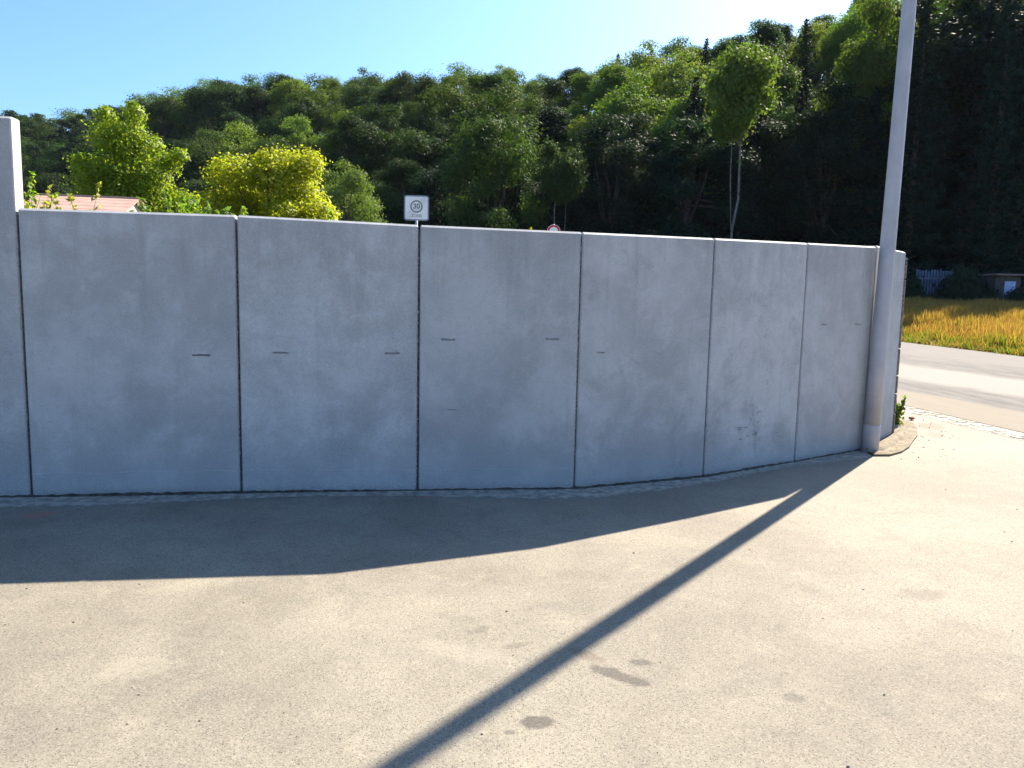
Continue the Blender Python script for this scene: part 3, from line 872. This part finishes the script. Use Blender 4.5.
# ------------------------------------------------------------------ the wooded hill
SKY_X = [-80, 0, 60, 140, 200, 300, 380, 430, 490, 540, 600, 640, 700, 760, 840, 870, 940, 1100]
SKY_Y = [118, 113, 108, 100, 85, 75, 72, 71, 67, 75, 62, 47, 40, 24, 9, -20, -30, -50]
TINT = {'mid': (.062, .108, .025), 'deep': (.034, .064, .02), 'light': (.13, .19, .034), 'yellow': (.15, .2, .028), 'blue': (.022, .04, .026), 'dark': (.017, .031, .02)}
TWORD = {'mid': 'mid green', 'deep': 'deep green', 'light': 'light green', 'yellow': 'yellowish green', 'blue': 'bluish green', 'dark': 'dark green'}
def column_words(u):
    cols = [(20, 'behind the tall panel'), (65, 'above the pink hut left end'), (100, 'above the pink hut'), (140, 'above the pink hut right end'), (185, 'behind the loose yellow green tree'),
            (235, 'above the round bush left half'), (285, 'above the round bush right half'), (340, 'right of the round bush'), (392, 'left of the zone sign'),
            (432, 'straight above the zone sign'), (475, 'right of the zone sign'), (525, 'left of the round sign'), (572, 'straight above the round sign'),
            (622, 'above the stained panel left half'), (680, 'above the stained panel middle'), (725, 'above the stained panel right joint'), (770, 'above the scuffed panel'),
            (812, 'above the scuffed panel right joint'), (850, 'above the last narrow panel'), (885, 'just left of the lamp post'), (925, 'just right of the lamp post'), (965, 'over the field left part'), (1005, 'over the small shed'), (5000, 'over the field right part')]
    for lim, w in cols:
        if u < lim: return w
labels_used = {}
def forest():
    rows = [(1.5, 'at the wood foot'), (7.5, 'in the second row'), (14, 'low on the slope'), (22, 'halfway up the slope'), (31, 'high on the slope'), (41, 'near the crest'), (53, 'on the crest'), (66, 'behind the crest')]
    todo = []
    for ri, (s, words) in enumerate(rows):
        x = -150.0 + ri * 3
        while x < 130:
            step = random.uniform(4.4, 7.4) * (1.0 + .04 * ri) * (.72 if x > 6 and ri < 4 else 1)
            xx = x + random.uniform(-1, 1); yy_ = float(edge_y(xx)) + s / .88 + random.uniform(-2, 2)
            x += step
            z = float(ground_z(xx, yy_))
            u, _ = px((xx, yy_, z + 8))
            if u < -45 or u > 1075: continue
            todo.append((ri, words, xx, yy_, z, u))
    for ri, words, x, y, z, u in todo:
        d = y
        lim = float(np.interp(u, SKY_X, SKY_Y))
        p = random.random()
        right = u > 585
        if ri <= 1:
            if u > 885: kind = 'spruce' if p < .72 else 'tall'; h = random.uniform(23, 29); tint = 'dark' if p < .8 else 'deep'
            elif right: kind = 'spruce' if p < .55 else 'tall'; h = random.uniform(15.5, 20.5); tint = 'dark' if p < .75 else 'blue'
            elif u > 430: kind = 'tall' if p < .6 else 'oak' if p < .85 else 'spruce'; h = random.uniform(10, 14); tint = random.choice(['deep', 'dark', 'dark'])  # dark tints here carry the shade at the wood's foot
            else: kind = 'oak' if p < .7 else 'beech'; h = random.uniform(8, 13); tint = random.choice(['deep', 'mid', 'dark', 'deep'])
        else:
            if u > 900: kind = 'spruce' if p < .5 else 'beech'; h = random.uniform(18, 25); tint = random.choice(['deep', 'dark', 'mid'])
            elif right: kind = 'beech' if p < .5 else 'oak' if p < .82 else 'spruce'; h = random.uniform(13, 18); tint = random.choice(['mid', 'light', 'mid', 'deep', 'light'])
            elif u < 130: kind = 'pine' if p < .35 else 'oak'; h = random.uniform(10, 16); tint = random.choice(['deep', 'blue', 'mid'])
            else: kind = 'oak' if p < .55 else 'beech'; h = random.uniform(11, 17); tint = random.choice(['mid', 'mid', 'light', 'deep', 'light'])
            if kind == 'spruce': tint = random.choice(['dark', 'blue', 'deep'])
        if 1 < ri <= 3 and 395 < u < 590 and tint in ('light', 'mid'): tint = 'deep' if p < .5 else 'dark'  # shade of the lower middle slope put into the leaf tint
        top = px((x, y, z + h))[1]
        jit = random.uniform(-7, 8)
        # keep every top under the ridge line of the wood
        if top < lim + jit:
            h2 = h * (px((x, y, z))[1] - lim - jit) / (px((x, y, z))[1] - top)
            if h2 < h * .5: continue
            h = h2
        elif ri >= 5 and top < lim + 40:
            h = min(h * 1.35, h * (px((x, y, z))[1] - lim - jit) / (px((x, y, z))[1] - top))
        if px((x, y, z + h))[1] > 250: continue
        w = {'oak': h / 14.5, 'beech': h / 17, 'tall': h / 19, 'spruce': h / 22 * random.uniform(.9, 1.2), 'pine': h / 13}[kind] * random.uniform(.88, 1.15)
        w = max(w * 1.2, .9 if kind in ('oak', 'beech', 'tall') else .7)
        nm = {'oak': 'broad rounded tree', 'beech': 'tall domed tree', 'tall': 'high dense tree', 'spruce': 'pointed spruce', 'pine': 'thin crowned pine'}[kind]
        lab = f"{TWORD[tint]} {nm} {words}, {column_words(u)}"
        if lab in labels_used:
            for extra in ('smaller', 'slimmer', 'fuller', 'shorter', 'leafier'):
                l2 = extra + ' ' + lab
                if l2 not in labels_used: lab = l2; break
        labels_used[lab] = 1
        j = random.uniform(.8, 1.2)
        tc = tuple(c * j * q for c, q in zip(TINT[tint], (random.uniform(.85, 1.2), 1, random.uniform(.85, 1.15))))
        plant(kind, x, y, h, w, tc, lab, 'trees of the wooded hill')
forest()
# particular trees that stand out in front of the wood
plant('airy', 17.0, 61.0, 21.3, 1.12, (.12, .18, .035), 'slender tree with a pale bare trunk and bright crown against the dark wood', None, 0)
plant('airy', 3.6, 63.5, 14.0, .8, (.05, .085, .025), 'slender pale trunked tree above the round red sign with a small crown', None, 0)
plant('beech', 29.5, 66.0, 25.5, .95, (.085, .125, .025), 'tall sunlit green tree left of the lamp post top', None, 0)
plant('oak', -1.6, 65, 15.6, .95, (.05, .09, .024), 'light green full tree right of the zone sign in front of the darker wood', None, 1)
plant('oak', -9.9, 46, 7.8, .52, (.13, .19, .05), 'small light green tree between the round bush and the zone sign', None, 2)

# dark shrubs along the foot of the wood by the field
def shrub_mesh(seed, n=2600, leaf=.22, mat='leaf'):
    r = np.random.default_rng(seed); rr = random.Random(seed)
    lobes = [((rr.uniform(-1, 1), rr.uniform(-1, 1), rr.uniform(.35, 1.1)), rr.uniform(.45, .8)) for _ in range(10)]
    P, N, k = lobed_points(lobes, n, r); keep = P[:, 2] > .02
    crown = quads_mesh('crown', leaf_quads(P[keep], N[keep], leaf, leaf * .7, r), M[mat])
    V = []; F = []
    for c, q in lobes: tube(V, F, [(0, 0, -.3), (c[0] * .5, c[1] * .5, c[2] * .5), c], [.05, .035, .012], 5)
    return crown, mesh_of('stem', V, F, M['bark'], True)
SH = [shrub_mesh(81), shrub_mesh(82)]
def shrub(x, y, s, sz, tint, label, group=None, name='shrub'):
    t = empty(name, (x, y, float(ground_z(x, y))), random.uniform(0, 6.28), label, 'shrub', group)
    t.scale = (s, s, sz); c, st = random.choice(SH)
    o = link('crown', c, t); o.color = (*tint, 1); link('stem', st, t)
    return t
for k, (u, y, s, sz, lab) in enumerate([(904, 56, .7, 1.5, 'leafy dark shrub at the wood edge touching the wall end'), (926, 55.5, .8, .6, 'low dark shrub below the pale slatted fence'),
        (951, 56.5, 1.1, 1.75, 'large rounded dark shrub right of the slatted fence'), (962, 58.5, 1.2, 1.7, 'dark shrub beside the large rounded shrub at the wood edge'), (974, 56.5, .9, 1.35, 'dark shrub left of the small blue white shed'),
        (988, 54.5, .8, .6, 'low dark shrub under the left end of the shed roof'), (1016, 55, .9, 1.0, 'dark shrub just right of the small shed'), (1032, 58, 1.2, 1.5, 'dark shrub at the right end of the wood edge'), (1052, 58, 1.2, 1.8, 'outer dark shrub beyond the right end of the field')]):
    x = (u - 512) / F_PX * y * 1.0
    shrub(x, y, s, sz, (.035, .05, .03), lab, 'dark shrubs along the wood edge')
# small shed and slatted fence at the wood edge
def shed():
    t = empty('small_shed', (35.6, 56.0, 1.2), R(8), 'small shed with a pale blue white front under a flat roof at the wood edge', 'shed')
    t.scale = (1, 1, 1.45)
    bm = bmesh.new(); add_box(bm, (0, .8, .8), (2.0, 1.5, 1.8)); link('wall', bm_mesh('wall', bm, plain('dark boards', (.08, .07, .065), .9, 0, .3, 2)), t)
    bm = bmesh.new(); add_box(bm, (.15, .03, .98), (.85, .03, .95)); link('door', bm_mesh('door', bm, plain('pale blue white sheet', (.42, .5, .75), .5, 0, .1, 2)), t)
    bm = bmesh.new(); add_box(bm, (0, .7, 1.78), (2.5, 2.0, .09), 0, .02); link('roof', bm_mesh('roof', bm, plain('brown roof', (.2, .15, .13), .8, 0, .2, 2)), t)
shed()
def slat_fence():
    t = empty('slat_fence', (31.0, 57.4, 1.2), 0, 'pale bluish slatted fence under the trees right of the wall end', 'fence')
    t.scale = (1, 1, 1.5)
    bm = bmesh.new()
    for i in range(13): add_box(bm, (-1.3 + i * .215, 0, .95 + random.uniform(-.05, .05)), (.15, .025, 1.9))
    link('slats', bm_mesh('slats', bm, plain('weathered blue grey boards', (.1, .13, .19), .7, 0, .3, 2)), t)
    bm = bmesh.new()
    for z in (.5, 1.5): add_box(bm, (0, .035, z), (2.7, .04, .08))
    link('rail', bm_mesh('rail', bm, plain('fence rail', (.2, .22, .28), .8, 0, .2, 2)), t)
    for x in (-1.3, 1.3):
        bm = bmesh.new(); add_box(bm, (x, .1, .9), (.09, .09, 2.1)); link('post', bm_mesh('post', bm, M['bark']), t)
slat_fence()

# ------------------------------------------------------------------ plants close behind the wall
SCL = 1.5                                    # the two bushes stand a good way behind the wall
def near_bush(name, lobes, n, L, W, seed, tint, loc, label, stems=8, up=.1, cat='bush'):
    r = np.random.default_rng(seed)
    lobes = [(tuple(c * SCL for c in l[0]), l[1] * SCL) for l in lobes]
    t = empty(name, loc, 0, label, cat)
    P, N, k = lobed_points(lobes, n, r, .5, up, .3)
    N[:, 2] += .2
    crown = link('crown', quads_mesh('crown', leaf_quads(P, N, L, W, r, .25), M['near_leaf']), t); crown.color = (*tint, 1)
    V = []; F = []; rr = random.Random(seed)
    tube(V, F, [(0, 0, -.4), (.05, 0, .6), (.0, .05, 1.3)], [.09, .07, .05], 8)
    for i in range(min(stems, len(lobes))):
        c = lobes[i][0]
        tube(V, F, [(0, 0, .3 + .1 * i), (c[0] * .5, c[1] * .5, c[2] * .6), c], [.045, .03, .01], 6)
    link('trunk', mesh_of('trunk', V, F, M['bark'], True), t)
    return t
rr = random.Random(5)
# taller tree: leaning, loose, ragged crown with separate upper sprays
lob = [((.05, 0, 1.15), .72), ((-.55, .1, .9), .55), ((.6, .1, .75), .55), ((-.15, .2, 1.8), .6), ((.35, -.1, 1.65), .5), ((-.55, 0, 1.65), .42), ((.0, 0, 2.35), .42), ((-.3, .1, 2.45), .36),
       ((.35, .1, 2.25), .28), ((.75, 0, 1.95), .22), ((.95, .05, 2.1), .17), ((-.8, 0, 1.95), .2), ((.2, 0, 2.8), .2), ((.95, .1, 1.25), .33), ((-.95, 0, 1.2), .25), ((.85, 0, .35), .5), ((.1, .1, .4), .6), ((-.6, 0, .35), .5), ((.15, 0, 2.95), .1), ((-.35, 0, 2.8), .16)]
near_bush('small_tree', lob, 46000, .085, .055, 91, (.22, .29, .022), (-10.55, 21.3, 2.0), 'loose yellow green tree behind the wall right of the pink hut', 14, cat='tree')
# rounder bush: dense dome
lob = []
for i in range(34):
    a = rr.uniform(0, 6.28); f = math.sqrt(rr.uniform(0, 1)); z = rr.uniform(.2, 1.0)
    wz = math.sqrt(max(0.05, 1 - (z - .15) ** 2 * .9))
    lob.append(((math.cos(a) * 1.12 * f * wz, math.sin(a) * .9 * f * wz, .25 + z * 1.75), rr.uniform(.24, .4)))
near_bush('round_bush', lob, 48000, .085, .06, 92, (.35, .37, .022), (-6.42, 20.6, 1.9), 'dense round bright yellow bush behind the second wall panel', 12)
# low weeds along the top of the wall
def fern_plant(seed, h, n, tint, loc, label, name='weed', group=None, L=.075):
    r = np.random.default_rng(seed); rr = random.Random(seed)
    t = empty(name, loc, 0, label, 'weed', group)
    V = []; F = []; P = []; N = []
    for i in range(n):
        a = rr.uniform(0, 6.28); b = rr.uniform(.05, .35) * h; hh = h * rr.uniform(.65, 1)
        pts = [(0, 0, -.1), (math.cos(a) * b * .4, math.sin(a) * b * .4, hh * .55), (math.cos(a) * b, math.sin(a) * b, hh)]
        tube(V, F, pts, [.006, .005, .002], 5)
        m = int(48 * hh) + 16
        s = r.uniform(.15, 1.02, m)
        c = np.array(pts)
        p = np.where(s[:, None] < .55, c[0] + (c[1] - c[0]) * s[:, None] / .55, c[1] + (c[2] - c[1]) * (s[:, None] - .55) / .45)
        p = p + r.normal(scale=.035 + .03 * h, size=(m, 3)) * (1.15 - s[:, None])
        P.append(p); N.append(r.normal(size=(m, 3)) + [0, 0, .5])
    P = np.concatenate(P); N = np.concatenate(N); N /= np.linalg.norm(N, axis=1, keepdims=True)
    o = link('leaves', quads_mesh('leaves', leaf_quads(P, N, L, L * .5, r, .1), M['near_leaf']), t); o.color = (*tint, 1)
    link('stem', mesh_of('stem', V, F, plain('green stem', (.12, .14, .04), .8, 0, .2, 9), True), t)
g = 'weeds growing on the bank behind the wall'
for i, (u, y, h, n, tint, lab) in enumerate([
    (26, 9.5, 1.32, 4, (.2, .3, .02), 'leafy green sprig beside the tall panel end face'),
    (45, 9.0, 1.1, 5, (.26, .28, .06), 'upright weed in front of the left end of the pink hut'),
    (86, 9.4, 1.12, 5, (.28, .28, .05), 'upright weed in front of the middle of the pink hut'),
    (70, 8.6, .66, 4, (.25, .22, .05), 'short weed below the middle of the pink hut'),
    (120, 10.5, .85, 4, (.2, .23, .04), 'small weed at the right end of the pink hut'),
    (150, 9.5, .92, 9, (.14, .22, .04), 'spreading green weed below the loose yellow green tree'),
    (180, 9.2, .97, 10, (.15, .24, .03), 'broad leafy weed between the two bright bushes'),
    (205, 9.8, 1.02, 9, (.12, .2, .04), 'feathery weed in front of the left side of the round bush'),
    (226, 9.4, .9, 8, (.13, .22, .05), 'low feathery weed at the joint below the round bush'),
    (250, 10.0, .9, 6, (.15, .22, .03), 'low weed at the foot of the round bush'),
    (342, 9.3, .92, 3, (.2, .3, .02), 'single bright leafy sprig right of the round bush'),
    (515, 9.6, .9, 2, (.3, .3, .02), 'tiny yellow leaf tip left of the round red sign')]):
    x = (u - 512) / F_PX * y
    z = 1.72 * float(smooth(2.6, -.5, x)) + .03
    fern_plant(200 + i, h, n, tint, (x, y, z - .02 if u > 300 else z), lab, 'weed', g)
fern_plant(300, .42, 9, (.10, .15, .02), (4.93, 9.75, .03), 'green weed growing at the foot of the wall end', 'weed', None, .07)

# ------------------------------------------------------------------ dry grass of the field
def field():
    r = np.random.default_rng(17)
    n = 120000
    y = 23.5 + 38 * r.uniform(size=n) ** .9; x = y * r.uniform(.40, .80, n)
    k = (x > 16.25) & (y < edge_y(x) - .5); x, y = x[k], y[k]
    h = r.uniform(.25, .7, len(x)) * (1 + .35 * np.sin(x * 1.3 + np.sin(y * .7) * 2) * np.sin(y * .9)) * np.where(x < 16.9, .55, 1)
    a = r.uniform(0, 6.28, len(x)); w = r.uniform(.012, .03, len(x)); lean = r.normal(scale=.16, size=(len(x), 2))
    z = ground_z(x, y) - .02
    P = np.stack([x, y, z], 1); s = np.stack([np.cos(a) * w, np.sin(a) * w, 0 * a], 1); T = np.stack([lean[:, 0], lean[:, 1], h], 1)
    V = np.stack([P - s, P + s, P + T * .75 + s * .8, P + T], 1)
    green = (r.uniform(size=len(x)) < np.where(x < 17.6, .6, .07 + .07 * np.sin(x * .8 + y * .5)))
    o = link('field_grass', quads_mesh('field_grass', V[~green], M['grass'])); o.color = (.35, .205, .075, 1)
    tag(o, 'tall dry golden grass covering the field across the road', 'grass', kind='stuff')
    o = link('verge_grass', quads_mesh('verge_grass', V[green], M['grass'])); o.color = (.16, .19, .03, 1)
    tag(o, 'green grass among the dry stalks at the road side', 'grass', kind='stuff')
field()
